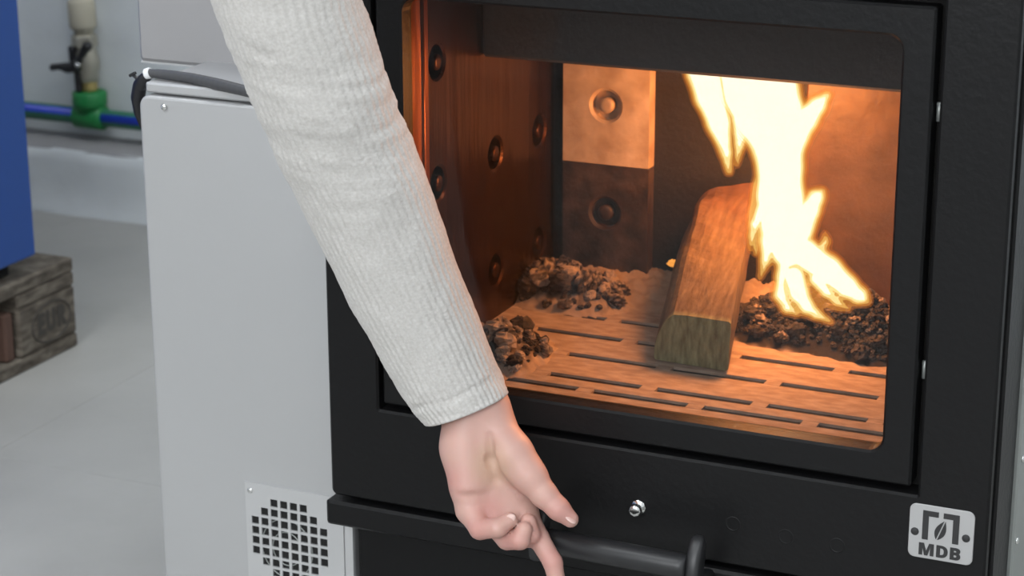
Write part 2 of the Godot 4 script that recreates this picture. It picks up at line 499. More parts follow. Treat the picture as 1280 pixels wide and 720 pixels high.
func fire_box(b: Node3D) -> void:
	var back := -0.378
	# left wall, drilled with nine air holes
	var t := Transform3D(Basis(Vector3(0, 0, -1), Vector3(0, 1, 0), Vector3(1, 0, 0)), Vector3(-0.255, 0, 0))
	var zs := [0.086, 0.173, 0.3, 0.392]; var ys := [0.375, 0.5, 0.625, 0.81]
	var hz := [0.1065, 0.2405, 0.354]; var hy := [0.437, 0.563, 0.684]
	var cells := []
	for i in 3:
		for j in 3: cells.append([zs[i], ys[j], zs[i + 1], ys[j + 1], hz[i], hy[j], 0.0165])
	var st := begin(); holed(st, cells, 0.012)
	var w := put("fire_box_wall", st, M.tarred_steel, b, "left fire box wall, streaked with tar")
	w.transform = t
	for i in 3:
		for j in 3:
			st = begin(true); lathe(st, [Vector2(0.0085, -0.012), Vector2(0.0085, -0.001), Vector2(0.0075, 0.001), Vector2(0.003, 0.0012)], 20, Transform3D(Basis(), Vector3(hz[i], hy[j], 0)))
			put("bolt", st, M.tarred_steel, w)
	st = begin(); bx(st, Vector3(0.024, 0.376, -0.004), Vector3(0.0855, 0.81, 0.0012), 0.001); put("front_strip", st, M.redder_steel, w, "brighter reddish front strip of the side wall")
	# a vertical lip where the wall meets the door seat
	st = begin(true); tube(st, [Vector3(0.034, 0.386, 0.003), Vector3(0.034, 0.8, 0.003)], [0.004], 10); put("edge_bead", st, M.redder_steel, w)
	st = begin(true); tube(st, [Vector3(0.072, 0.386, 0.0), Vector3(0.072, 0.8, 0.0)], [0.0035], 10); put("edge_bead", st, M.redder_steel, w)
	st = begin(); bx(st, Vector3(0.24, 0.36, -0.6), Vector3(0.262, 0.82, -0.03), 0.001); put("fire_box_wall", st, M.tarred_steel, b)
	st = begin(); bx(st, Vector3(-0.31, 0.36, -0.6), Vector3(-0.2685, 0.82, -0.03), 0.001); put("water_jacket", st, M.soot, b)
	# back wall: sooty recesses between raised liner plates with air nozzles
	st = begin(); bx(st, Vector3(-0.27, 0.36, -0.42), Vector3(0.262, 0.82, -0.395), 0.001); put("back_wall", st, M.soot, b)
	st = begin(); bx(st, Vector3(0.035, 0.37, -0.394), Vector3(0.2395, 0.8, back), 0.002); put("liner_plate", st, M.rusty_liner, b, "rust brown liner plate behind the flame")
	for k in 1:
		var x0 := -0.2375; var x1 := -0.1375
		var cx := (x0 + x1) * 0.5
		for j in 3:
			var ya: float = [0.37, 0.5265, 0.652][j]; var yb: float = [0.5255, 0.651, 0.8][j]; var ny: float = [0.472, 0.5915, 0.71][j]
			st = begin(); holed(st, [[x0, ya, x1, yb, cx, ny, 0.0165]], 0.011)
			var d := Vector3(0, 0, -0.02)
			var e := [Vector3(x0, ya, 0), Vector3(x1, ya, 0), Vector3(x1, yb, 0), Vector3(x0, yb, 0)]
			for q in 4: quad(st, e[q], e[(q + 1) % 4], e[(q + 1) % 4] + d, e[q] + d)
			var lm: Material = M.dark_liner if j == 0 else M.liner_steel  # the lowest plate gets a darker base colour
			var p := put("liner_plate", st, lm, b, "darker lower liner plate" if j == 0 and k == 0 else "")
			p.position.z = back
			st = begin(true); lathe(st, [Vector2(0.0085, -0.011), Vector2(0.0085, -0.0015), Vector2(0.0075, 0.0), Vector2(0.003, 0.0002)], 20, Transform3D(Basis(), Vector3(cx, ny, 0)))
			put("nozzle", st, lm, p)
	# roof and the hanging baffle across the fire box
	st = begin(); bx(st, Vector3(-0.27, 0.8, -0.42), Vector3(0.262, 0.82, -0.03), 0.001); put("roof_plate", st, M.soot, b)
	st = begin(); bx(st, Vector3(-0.254, 0.671, -0.222), Vector3(0.24, 0.8, -0.206), 0.003); put("baffle", st, M.baffle_steel, b, "dull grey baffle plate hanging from the roof")
	# grate: staggered rows of slots
	st = begin()
	var y0 := 0.375; var y1 := 0.385
	# [z, first slot's middle]: slots 100 mm long, 112 mm apart
	var slots := [[-0.0685, 0.085], [-0.098, 0.027], [-0.1605, 0.0205], [-0.222, 0.071], [-0.28, 0.03]]
	var near := -0.04
	for q in slots:
		var z: float = q[0]
		var hw := 0.0058
		bx(st, Vector3(-0.256, y0, z + hw), Vector3(0.241, y1, near), 0.0004)
		near = z - hw
		var x := -0.256
		for s in range(-3, 3):
			var cx: float = q[1] + s * 0.112
			var a := maxf(cx - 0.048, -0.25); var e := minf(cx + 0.048, 0.238)
			if e - a < 0.012: continue
			if a > x: bx(st, Vector3(x, y0, z - hw), Vector3(a, y1, z + hw), 0.0003)
			x = e
		if x < 0.241: bx(st, Vector3(x, y0, z - hw), Vector3(0.241, y1, z + hw), 0.0003)
	bx(st, Vector3(-0.256, y0, -0.4), Vector3(0.241, y1, near), 0.0004)
	var gr := put("grate", st, M.ash, b, "slotted grate dusted with pale ash")
	for q in slots:
		st = begin(); bx(st, Vector3(-0.254, y0 - 0.003, q[0] - 0.008), Vector3(0.239, y1 - 0.0028, q[0] + 0.008), 0.0005); put("slot_shade", st, M.soot, gr)  # dark bars painted in for the shade inside the slots
	st = begin(); bx(st, Vector3(-0.26, 0.33, -0.4), Vector3(0.25, 0.345, -0.03), 0.001); put("ash_pit_floor", st, M.soot, b)
	st = begin(); bx(st, Vector3(-0.25, 0.372, -0.031), Vector3(0.24, 0.3915, -0.0255), 0.001); put("sill", st, M.baffle_steel, b, "thin steel sill behind the glass")

func door(b: Node3D) -> void:
	var o := [-0.2665, 0.3662, 0.2535, 0.7895, 0.003]
	var i := [-0.2395, 0.3945, 0.2262, 0.7635, 0.013]
	var st := begin()
	ring(st, o, i, -0.022, -0.001, 0.0022)
	var d := put("fire_door", st, M.black_paint, b, "black fire door with rounded window opening")
	st = begin(); ring(st, [-0.25, 0.384, 0.2365, 0.774, 0.01], [-0.2415, 0.3925, 0.2282, 0.7655, 0.013], -0.0219, -0.0185, 0.0005); put("glass_gasket", st, M.baffle_steel, d)
	st = begin(); loft(st, [rrect(-0.246, 0.388, 0.2325, 0.77, 0.012, -0.0182, 6), rrect(-0.246, 0.388, 0.2325, 0.77, 0.012, -0.0145, 6)]); put("glass_pane", st, M.pane, d, "clear heat-proof glass pane")
	for y in [0.472, 0.7]:
		st = begin(true); tube(st, [Vector3(0.257, y - 0.008, -0.014), Vector3(0.257, y + 0.008, -0.014)], [0.0022], 10); put("hinge_pin", st, M.side_steel, d)

func ash_drawer(b: Node3D) -> void:
	var st := begin()
	bx(st, Vector3(-0.331, 0.2305, -0.0425), Vector3(0.3235, 0.2565, 0.004), 0.0028, 2)
	var d := put("ash_drawer", st, M.black_paint, b)
	# bar handle on two oval brackets
	st = begin(true)
	var y := 0.2815; var z := 0.058
	tube(st, [Vector3(-0.0745, y, z), Vector3(-0.073, y, z), Vector3(-0.07, y, z), Vector3(0.062, y - 0.001, z), Vector3(0.0685, y - 0.001, z), Vector3(0.0695, y - 0.001, z)], [0.0085, 0.0105, 0.0118, 0.0118, 0.0112, 0.0095], 24)
	var h := put("handle", st, M.handle_black, d, "round black bar handle")
	for x in [-0.0845, 0.0685]:
		st = begin(true)
		var ls := []
		for e in [[-0.004, 0.0], [-0.001, 0.0015], [0.0, 0.004], [0.0, 0.009], [-0.001, 0.0115], [-0.004, 0.013]]:
			var l := PackedVector3Array()
			for k in 24:
				var a := TAU * k / 24.0
				# an oval plate that runs from the drawer lip up past the bar
				var p := Vector2(cos(a) * (0.012 + e[0]), sin(a) * (0.0235 + e[0]))
				l.append(Vector3(x + e[1], 0.2835 + p.y, 0.052 + p.x - p.y * 0.3))
			ls.append(l)
		for q in ls.size():
			var f: PackedVector3Array = ls[q]
			f.reverse()
			ls[q] = f
		loft(st, ls)
		put("bracket", st, M.handle_black, h)
		st = begin(true); tube(st, [Vector3(x + 0.0035, 0.275, 0.052), Vector3(x + 0.0035, 0.262, 0.03), Vector3(x + 0.0035, 0.25, 0.002)], [0.0055], 12); put("stem", st, M.handle_black, h)

func badge(b: Node3D) -> void:
	var st := begin()
	var x := 0.2548; var y := 0.353; var w := 0.0572; var hgt := 0.0505
	loft(st, [rrect(x, y - hgt, x + w, y, 0.006, -0.0005, 6), rrect(x, y - hgt, x + w, y, 0.006, 0.001, 6), rrect(x + 0.0005, y - hgt + 0.0005, x + w - 0.0005, y - 0.0005, 0.0055, 0.0014, 6)])
	var p := put("badge", st, M.badge_metal, b, "small silver badge with a black emblem and letters")
	var block := func(s: SurfaceTool, u0: float, v0: float, u1: float, v1: float) -> void:
		bx(s, Vector3(x + u0 * 0.001, y - v1 * 0.001, 0.0012), Vector3(x + u1 * 0.001, y - v0 * 0.001, 0.0018), 0.0002)
	st = begin()
	block.call(st, 11.8, 5.0, 17.2, 32.5); block.call(st, 17.0, 5.0, 25.8, 10.2)
	block.call(st, 38.6, 5.0, 44.2, 32.5); block.call(st, 30.0, 5.0, 38.8, 10.2)
	put("emblem", st, M.badge_black, p)
	# the leaning flame between the posts: two slanted halves
	st = begin()
	for s in [-1.0, 1.0]:
		var l := [PackedVector3Array(), PackedVector3Array()]
		for k in 13:
			var f := k / 12.0
			var c := Vector2(lerpf(24.8, 31.6, f), lerpf(31.0, 12.5, f))
			var wide := sin(PI * pow(f, 0.85)) * 4.4
			c += Vector2(s * 0.5, s * 0.15)
			for q in 2:
				l[q].append(Vector3(x + (c.x + s * wide * 0.9) * 0.001, y - (c.y + s * wide * 0.35) * 0.001, 0.0012 + 0.0006 * q))
		for k in range(12, -1, -1):
			var f := k / 12.0
			var c := Vector2(lerpf(24.8, 31.6, f) + s * 0.5, lerpf(31.0, 12.5, f) + s * 0.15)
			for q in 2: l[q].append(Vector3(x + c.x * 0.001, y - c.y * 0.001, 0.0012 + 0.0006 * q))
		if s < 0:
			l[0].reverse(); l[1].reverse()
		l[0].reverse(); l[1].reverse()
		loft(st, l)
	put("emblem", st, M.badge_black, p)
	for c in [Vector2(5.4, 26.3), Vector2(50.6, 25.2)]:
		st = begin(true); lathe(st, [Vector2(0.0036, 0.0012), Vector2(0.0036, 0.0018), Vector2(0.0028, 0.0024), Vector2(0.001, 0.0027)], 18, Transform3D(Basis(), Vector3(x + c.x * 0.001, y - c.y * 0.001, 0))); put("rivet", st, M.badge_black, p)
	var tm := letters("MDB", 0.0142)
	var o := put("lettering", tm, M.badge_black, p)
	o.position = Vector3(x + 0.0275, y - 0.0423, 0.0014)
	o.scale = Vector3(1.13, 1.0, 1.0)

func letters(s: String, height: float) -> TextMesh:
	var f := SystemFont.new()
	f.font_names = PackedStringArray(["Droid Sans"]); f.font_weight = 800
	var bold := FontVariation.new()
	bold.base_font = f; bold.variation_embolden = 0.9
	var tm := TextMesh.new()
	tm.font = bold; tm.text = s; tm.font_size = 64; tm.pixel_size = height / 64.0 * 1.05; tm.depth = 0.0007
	tm.horizontal_alignment = HORIZONTAL_ALIGNMENT_CENTER; tm.vertical_alignment = VERTICAL_ALIGNMENT_CENTER
	return tm

# ---------------------------------------------------------------- the fire

func log_piece() -> void:
	var el := deg_to_rad(28.0); var az := deg_to_rad(-11.0)
	var p0 := on_y(817, 449, 0.3865); var p1 := on_y(910, 464, 0.3865)
	var ax := Vector3(sin(az) * cos(el), sin(el), -cos(az) * cos(el))
	var sx := (p1 - p0); sx.y = 0.0
	var wide := sx.length(); sx = sx.normalized()
	var uu := Vector3(0.03, 1.0, 0.0).normalized()      # the end was sawn upright
	var st := begin()
	var n := FastNoiseLite.new(); n.seed = 21; n.frequency = 14.0
	var length := 0.212
	var nrm := sx.cross(uu)
	var loops := []
	# outline of the split piece: flat right and bottom, bark round the upper left
	var outline := [Vector2(0.02, 0.0), Vector2(0.25, 0.0), Vector2(0.5, 0.0), Vector2(0.75, 0.0), Vector2(0.97, 0.0), Vector2(1.0, 0.04), Vector2(1.0, 0.25), Vector2(1.0, 0.5), Vector2(1.0, 0.75), Vector2(1.0, 0.96), Vector2(0.97, 1.0), Vector2(0.8, 1.0), Vector2(0.6, 1.005), Vector2(0.4, 1.0), Vector2(0.24, 0.97), Vector2(0.17, 0.88), Vector2(0.1, 0.72), Vector2(0.04, 0.5), Vector2(0.0, 0.25), Vector2(0.0, 0.05)]
	var cols := []
	for k in 33:
		var f := k / 32.0
		var l := PackedVector3Array()
		for q in outline:
			var u: float = q.x; var v: float = q.y
			var lean := 1.0 - 0.14 * pow(f, 2.2) * (1.0 - u)      # the far end is narrower on its bark side
			u = 1.0 - (1.0 - u) * lean
			v = v * (1.0 - 0.1 * f * f)
			if f > 0.8: v *= 1.0 - (1.0 - u) * (f - 0.8) * 2.2
			var w := p0 + sx * wide * u + uu * 0.051 * v + ax * length * f
			var d := n.get_noise_3d(w.x * 2.0, w.y * 2.0, w.z) * 0.004 * (0.15 + f)
			w += (uu * (v - 0.5) + sx * (u - 0.5)).normalized() * d
			l.append(w)
		loops.append(l)
	# normals and colours by vertex: pale sapwood, charred towards the fire
	st = begin()
	var paint := func(v: Vector3) -> Color:
		var f := (v - p0).dot(nrm) / (ax.dot(nrm) * length)
		var g := n.get_noise_3d(v.x * 9.0, v.y * 2.0, v.z * 2.0) * 0.5 + 0.5
		var sound := Color(0.22, 0.165, 0.1).lerp(Color(0.16, 0.105, 0.06), g)
		if f < 0.006: sound = Color(0.36, 0.37, 0.21).lerp(Color(0.28, 0.29, 0.16), g)  # sawn end: olive cast of the room light put into the colour
		var burnt := Color(0.12, 0.05, 0.028)
		return sound.lerp(burnt, smoothstep(0.35, 1.0, f + 0.3 * (g - 0.5)) * 0.85)
	loft(st, loops)
	st.generate_normals()
	var m := painted(st.commit(), paint)
	var t := thing("split_log", "split log leaning back on the grate with the flames behind its top", "log")
	put("wood", m, M.log_wood, t)

func lump(seed_: int, size: float, tone: Color, light: Color) -> ArrayMesh:
	var n := FastNoiseLite.new(); n.seed = seed_; n.frequency = 1.3; n.fractal_octaves = 3
	var st := SurfaceTool.new(); st.begin(Mesh.PRIMITIVE_TRIANGLES)
	st.set_smooth_group(-1)
	var rows := 9; var cols := 14
	var pt := func(i: int, j: int) -> Vector3:
		var a := PI * i / rows; var o := TAU * (j % cols) / cols
		var d := Vector3(sin(a) * cos(o), cos(a), sin(a) * sin(o))
		return d * (1.0 + 0.55 * n.get_noise_3dv(d * 1.6)) * size * Vector3(1.15, 0.75, 0.95)
	for i in rows:
		for j in cols: quad(st, pt.call(i, j), pt.call(i, j + 1), pt.call(i + 1, j + 1), pt.call(i + 1, j))
	st.generate_normals()
	return painted(st.commit(), func(v: Vector3) -> Color: return tone.lerp(light, smoothstep(-0.15, 0.35, n.get_noise_3dv(v / size * 2.3))))

var heaps := []

func ash_height(x: float, z: float, n: FastNoiseLite) -> float:
	var h := -0.004
	for q in heaps:
		var dx: float = (x - q[0].x) / q[1]; var dz: float = (z - q[0].z) / q[2]
		h += q[3] * exp(-pow(dx * dx + dz * dz, 1.5))
	h += 0.03 * smoothstep(-0.3, -0.39, z)
	h += n.get_noise_2d(x * 40.0, z * 40.0) * (0.003 + 0.12 * maxf(h, 0.0)) + n.get_noise_2d(x * 150.0, z * 150.0 + 7.0) * (0.0008 + 0.09 * maxf(h, 0.0))
	return 0.385 + h

func fire() -> void:
	log_piece()
	heaps = [[on_y(706, 378, 0.385), 0.06, 0.032, 0.032], [on_y(622, 446, 0.385), 0.042, 0.062, 0.03], [on_y(1000, 420, 0.385), 0.068, 0.04, 0.042], [on_y(1095, 436, 0.385), 0.05, 0.042, 0.036]]
	var n := FastNoiseLite.new(); n.seed = 31; n.frequency = 1.0; n.fractal_octaves = 4
	var st := begin(true)
	var nx := 170; var nz := 120
	var pt := func(i: int, j: int) -> Vector3:
		var x := lerpf(-0.254, 0.239, float(i) / nx); var z := lerpf(-0.394, -0.06, float(j) / nz)
		return Vector3(x, ash_height(x, z, n), z)
	for i in nx:
		for j in nz:
			var a: Vector3 = pt.call(i, j); var b: Vector3 = pt.call(i + 1, j); var c: Vector3 = pt.call(i + 1, j + 1); var d: Vector3 = pt.call(i, j + 1)
			if maxf(maxf(a.y, b.y), maxf(c.y, d.y)) > 0.3852: quad(st, a, b, c, d)
	st.generate_normals()
	var dn := FastNoiseLite.new(); dn.seed = 8; dn.frequency = 38.0
	var ash := put("ash_bed", painted(st.commit(), func(v: Vector3) -> Color:
		# the heaps under the flame are charcoal, those at the left half ash
		var c := 0.0
		for q in heaps.size():
			var dx: float = (v.x - heaps[q][0].x) / heaps[q][1]; var dz: float = (v.z - heaps[q][0].z) / heaps[q][2]
			c += (2.0 if q >= 2 else 0.9) * exp(-pow(dx * dx + dz * dz, 2.0) * (0.35 if q >= 2 else 0.6))
		c = clampf(c + 0.5 * dn.get_noise_3dv(v) - 0.15, 0.0, 1.0)
		return Color(0.47, 0.37, 0.29).lerp(Color(0.022, 0.018, 0.017), smoothstep(0.25, 0.7, c))), M.ash_heap)
	ash.set_meta("kind", "stuff"); ash.set_meta("label", "tan ash heaped in low mounds over the slotted grate"); ash.set_meta("category", "ash")
	# lumps of charcoal, each a thing of its own
	var dark := Color(0.016, 0.014, 0.014); var grey := Color(0.07, 0.06, 0.058); var pale := Color(0.38, 0.3, 0.24)
	var shapes := [lump(1, 1.0, dark, grey), lump(2, 1.0, dark, pale), lump(3, 1.0, grey, pale), lump(4, 1.0, pale, pale * 0.8)]
	rng.seed = 77
	var sets := [
		["charred lump in the ash heap at the back left of the fire box", "charred lumps in the back left heap", 0, 48, 0.062, 0.034, [0, 0, 1, 1, 2, 3]],
		["charred lump in the ash heap along the left fire box wall", "charred lumps along the left wall", 1, 42, 0.044, 0.066, [0, 1, 2, 3, 3]],
		["charred lump in the ember heap under the flame, right of the log", "charred lumps under the flame", 2, 138, 0.07, 0.044, [0, 0, 0, 0, 0, 1]],
		["charred lump in the ember heap at the right fire box wall", "charred lumps at the right wall", 3, 68, 0.05, 0.044, [0, 0, 1, 0, 2]]]
	for s in sets:
		var c: Vector3 = heaps[s[2]][0]
		for k in s[3]:
			var ang := rng.randf() * TAU; var out := sqrt(rng.randf()) * 1.05
			var x: float = clampf(c.x + cos(ang) * out * s[4], -0.244, 0.228); var z: float = clampf(c.z + sin(ang) * out * s[5], -0.37, -0.075)
			var size := (0.004 + 0.009 * pow(rng.randf(), 1.6)) * (0.72 if s[2] >= 2 else 1.0)
			var o := put("charcoal_lump", shapes[s[6][k % s[6].size()]], M.char)
			o.scale = Vector3.ONE * size
			o.rotation = Vector3(rng.randf() * 0.6, rng.randf() * TAU, rng.randf() * 0.6)
			o.position = Vector3(x, maxf(ash_height(x, z, n), 0.385) + size * 0.45, z)
			o.set_meta("label", s[0]); o.set_meta("category", "charcoal"); o.set_meta("group", s[1])
	# crumbs too small to tell apart
	var mm := MultiMesh.new()
	mm.transform_format = MultiMesh.TRANSFORM_3D; mm.mesh = shapes[0]; mm.instance_count = 1500
	for k in 1500:
		var q: Array = heaps[[0, 1, 2, 2, 2, 3, 3][k % 7]]
		var ang := rng.randf() * TAU; var out := sqrt(rng.randf()) * 1.12
		var p := Vector3(clampf(q[0].x + cos(ang) * out * q[1], -0.248, 0.234), 0, clampf(q[0].z + sin(ang) * out * q[2], -0.375, -0.07))
		var sz := rng.randf_range(0.0012, 0.0038)
		p.y = maxf(ash_height(p.x, p.z, n), 0.385) + sz * 0.4
		mm.set_instance_transform(k, Transform3D(Basis.from_euler(Vector3(rng.randf() * 6.0, rng.randf() * 6.0, 0)) * Basis.from_scale(Vector3.ONE * sz), p))
	var crumbs := MultiMeshInstance3D.new()
	crumbs.name = "charcoal_crumbs"; crumbs.multimesh = mm; crumbs.material_override = M.char
	crumbs.set_meta("kind", "stuff"); crumbs.set_meta("label", "fine black charcoal crumbs strewn over the ash heaps"); crumbs.set_meta("category", "charcoal")
	add_child(crumbs, true)
	var e := put("glowing_ember", lump(9, 0.005, Color.WHITE, Color.WHITE), M.ember_glow)
	e.position = on_z(840, 329, -0.33)
	e.set_meta("label", "small glowing ember left of the log at the back"); e.set_meta("category", "ember")
	flame()

func flame() -> void:
	var t := thing("flame", "tall yellow white flame burning behind the log up to the baffle", "flame")
	var bones := []
	# strands: rows of [pixel x, pixel y, radius in pixels, z]
	var strands := [
		[[986, 312, 26, -0.255], [980, 280, 33, -0.262], [975, 245, 32, -0.27], [975, 212, 31, -0.275], [972, 180, 35, -0.28], [962, 145, 45, -0.282], [950, 112, 50, -0.285], [938, 70, 46, -0.29], [928, 25, 34, -0.29]],
		[[984, 178, 26, -0.278], [1006, 150, 18, -0.275], [1022, 132, 13, -0.272], [1034, 119, 6.5, -0.27]],
		[[911, 214, 4, -0.29], [908, 190, 9, -0.29], [899, 155, 17, -0.288], [888, 120, 22, -0.288], [880, 88, 24, -0.288], [872, 50, 20, -0.288]],
		[[999, 288, 20, -0.26], [1012, 262, 15, -0.26], [1020, 247, 12, -0.26], [1027, 240, 6, -0.26]],
		[[1004, 316, 22, -0.25], [1034, 338, 20, -0.242], [1058, 358, 16, -0.235], [1074, 370, 12, -0.23], [1083, 377, 5, -0.228]],
		[[992, 345, 16, -0.248], [998, 366, 15, -0.24], [1008, 382, 11, -0.232], [1020, 392, 7, -0.228], [1038, 402, 2.5, -0.224]],
		[[1020, 348, 12, -0.245], [1033, 364, 9, -0.236], [1045, 376, 6, -0.23], [1060, 386, 2.5, -0.226]],
		[[962, 300, 15, -0.255], [957, 325, 8, -0.25], [950, 347, 3, -0.245]],
		[[984, 318, 13, -0.252], [977, 345, 9, -0.248], [976, 368, 10, -0.24], [984, 384, 8, -0.235], [996, 391, 4, -0.232]],
		[[955, 262, 14, -0.268], [944, 280, 9, -0.266], [940, 296, 5, -0.264], [938, 312, 2, -0.26]],
		[[1022, 318, 9, -0.248], [1032, 302, 5, -0.248], [1031, 292, 2, -0.248]],
		[[930, 150, 18, -0.287], [924, 180, 8, -0.287], [921, 205, 2.5, -0.287]]]
	var scale := 1.0 / 1255.0
	for s in strands:
		for k in s.size() - 1:
			var a: Array = s[k]; var b: Array = s[k + 1]
			bones.append([on_z(a[0], a[1], a[3]), a[2] * scale, on_z(b[0], b[1], b[3]), b[2] * scale, 0.002 if k == 0 else 0.003])
	# thin, yellower veils beside the bright column
	var soft := []
	for s in [[[956, 235, 16, -0.27], [949, 268, 13, -0.27], [946, 295, 8, -0.27], [945, 316, 3, -0.268]], [[914, 190, 7, -0.288], [921, 150, 17, -0.287], [925, 110, 24, -0.287], [925, 60, 22, -0.29]], [[1000, 330, 26, -0.252], [1020, 360, 20, -0.24], [1050, 374, 13, -0.232]]]:
		for k in s.size() - 1:
			soft.append([on_z(s[k][0], s[k][1], s[k][3]), s[k][2] * scale, on_z(s[k + 1][0], s[k + 1][1], s[k + 1][3]), s[k + 1][2] * scale, 0.004])
	var n := FastNoiseLite.new(); n.seed = 3; n.frequency = 28.0
	for q in [["flame_core", -0.0048], ["flame_heart", -0.0026], ["flame_body", -0.0008], ["flame_veil", 0.0012], ["flame_edge", 0.003]]:
		put(q[0], nets(bones + (soft if q[1] > 0.0 else soft.slice(0, 3)) if q[1] > -0.001 else bones, 0.0026, q[1], n, 0.001), M[q[0]], t)
	for q in [[975, 250, -0.268, 0.9], [958, 140, -0.284, 1.8]]:
		var l := OmniLight3D.new()
		l.name = "flame_light"
		l.light_color = lin(1.0, 0.33, 0.08); l.light_energy = 0.1 * q[3]; l.light_size = 0.03
		l.omni_range = 8.0; l.omni_attenuation = 2.0; l.shadow_enabled = true
		l.position = on_z(q[0], q[1], q[2])
		add_child(l, true)

# ---------------------------------------------------------------- beside the boiler

func hopper() -> void:
	var z := -0.045
	var x0 := on_z(183, 300, z).x - 0.0; var xr := -0.3275
	var top := on_z(200, 121, z).y
	var t := thing("pellet_hopper", "grey sheet steel cabinet with a square-hole vent standing left of the boiler", "cabinet")
	var st := begin()
	var low := 0.02
	loft(st, [rrect(x0 + 0.002, low, xr, top - 0.002, 0.01, -0.56, 6), rrect(x0, low, xr, top, 0.012, -0.55, 6), rrect(x0, low, xr, top, 0.012, z - 0.003, 6), rrect(x0 + 0.001, low + 0.001, xr - 0.001, top - 0.001, 0.011, z - 0.0008, 6), rrect(x0 + 0.003, low + 0.003, xr - 0.003, top - 0.003, 0.009, z, 6)])
	put("body", st, M.grey_steel, t)
	st = begin(); bx(st, Vector3(x0 + 0.02, 0, -0.53), Vector3(xr - 0.02, low, z - 0.03), 0.002); put("base", st, M.black_gap, t)
	# lid on top, and the upper bin standing back on it
	st = begin(); bx(st, Vector3(x0 + 0.006, top + 0.002, -0.55), Vector3(xr, top + 0.0125, z - 0.004), 0.002, 2); put("lid", st, M.grey_steel, t)
	var uz := -0.165
	var ux := on_z(173, 60, uz).x; var uy := on_z(200, 79, uz).y
	st = begin(); bx(st, Vector3(ux, uy, -0.55), Vector3(xr, 1.1, uz), 0.004, 2); put("bin", st, M.bin_steel, t)
	st = begin(); bx(st, Vector3(ux + 0.003, top + 0.0125, -0.54), Vector3(xr, uy, uz - 0.004), 0.002); put("neck", st, M.light_steel, t)
	for q in [[205, 134], [313, 613]]:
		st = begin(true); lathe(st, [Vector2(0.0035, 0), Vector2(0.003, 0.0012), Vector2(0.0015, 0.0018)], 12, axis(on_z(q[0], q[1], z + 0.0015), Vector3(0, 0, 1))); put("screw", st, M.chrome, t)
	# vent plate: eight by eight square holes with the corners left out
	var vz := z + 0.002
	var a := on_z(319.25, 650.5, vz); var bb := on_z(404.5, 665.0, vz); var r1 := on_z(342.5, 629.25, vz); var r8 := on_z(345.0, 716.25, vz)
	var px := (bb.x - a.x) / 7.0; var py := (r1.y - r8.y) / 7.0
	var hole := 0.0042
	var xs := [on_z(306, 604, vz).x]; var ys := [r8.y - 0.05]
	for k in 8:
		var cx := a.x + px * k; var cy := r8.y + py * k
		xs.append(cx - hole); xs.append(cx + hole); ys.append(cy - hole); ys.append(cy + hole)
	xs.append(on_z(430, 690, vz).x); ys.append(on_z(320, 604.5, vz).y)
	st = begin()
	var is_hole := func(i: int, j: int) -> bool:
		if i % 2 == 0 or j % 2 == 0: return false
		var c := (i - 1) / 2; var r := (j - 1) / 2
		var edge_c := mini(c, 7 - c); var edge_r := mini(r, 7 - r)
		return edge_c + edge_r >= 2
	for i in xs.size() - 1:
		for j in ys.size() - 1:
			var p := Vector3(xs[i], ys[j], vz); var q := Vector3(xs[i + 1], ys[j + 1], vz)
			if is_hole.call(i, j):
				var d := Vector3(0, 0, -0.0018)
				var c := [p, Vector3(q.x, p.y, vz), q, Vector3(p.x, q.y, vz)]
				for k in 4: quad(st, c[k], c[(k + 1) % 4], c[(k + 1) % 4] + d, c[k] + d)
			else:
				quad(st, p, Vector3(p.x, q.y, vz), q, Vector3(q.x, p.y, vz))
	var e := [Vector3(xs[0], ys[0], vz), Vector3(xs[-1], ys[0], vz), Vector3(xs[-1], ys[-1], vz), Vector3(xs[0], ys[-1], vz)]
	for k in 4: quad(st, e[k], e[k] - Vector3(0, 0, 0.002), e[(k + 1) % 4] - Vector3(0, 0, 0.002), e[(k + 1) % 4])
	var v := put("vent_plate", st, M.light_steel, t, "pale steel plate with square holes in a rounded block")
	st = begin(); bx(st, Vector3(a.x - 0.006, r8.y - 0.006, z + 0.0001), Vector3(bb.x + 0.006, r1.y + 0.006, z + 0.0003), 0.00005); put("shade_sheet", st, M.black_gap, v)  # black sheet standing in for the unlit inside of the cabinet
	# the fan's wire guard, seen through the holes
	st = begin(true)
	var mid := Vector3((a.x + bb.x) * 0.5 - 0.004, (r1.y + r8.y) * 0.5 - 0.01, z + 0.0007)
	for rr in [0.03, 0.017]:
		var pts := []
		for k in 33: pts.append(mid + Vector3(cos(TAU * k / 32.0) * rr, sin(TAU * k / 32.0) * rr * 1.1, 0))
		tube(st, pts, [0.0007], 6, false)
	put("fan_guard", st, M.side_steel, v)
	st = begin(); bx(st, Vector3(xs[-1] + 0.0008, 0.05, z), Vector3(xr, ys[-1], z + 0.001), 0.0003); put("edge_strip", st, M.light_steel, t)
	# black hose over the lid
	var hz := z - 0.02
	var hs := thing("cable_hose", "black corrugated cable hose lying along the top of the grey cabinet", "hose")
	st = begin(true)
	var pts := []; var rad := []
	var way := [[188, 92, 0.0], [198, 92.5, 0.0], [212, 94, 0.001], [240, 98, 0.005], [270, 105, 0.013], [300, 112, 0.021], [320, 117, 0.026], [345, 123, 0.027], [380, 133, 0.027], [420, 146, 0.027]]
	var cv := Curve3D.new()
	for w in way: cv.add_point(on_z(w[0], w[1], hz + w[2]))
	var len := cv.get_baked_length()
	for k in 121:
		var d := len * k / 120.0
		pts.append(cv.sample_baked(d))
		rad.append(0.0045 + 0.0012 * smoothstep(0.0, 0.06, d) + 0.00008 * sin(k * 1.6) + 0.00025 * sin(k * 0.17))
	tube(st, pts, rad, 16)
	put("hose", st, M.hose, hs)
	# the thick bundle that dives behind the cabinet
	st = begin(true)
	pts = []; rad = []
	cv = Curve3D.new()
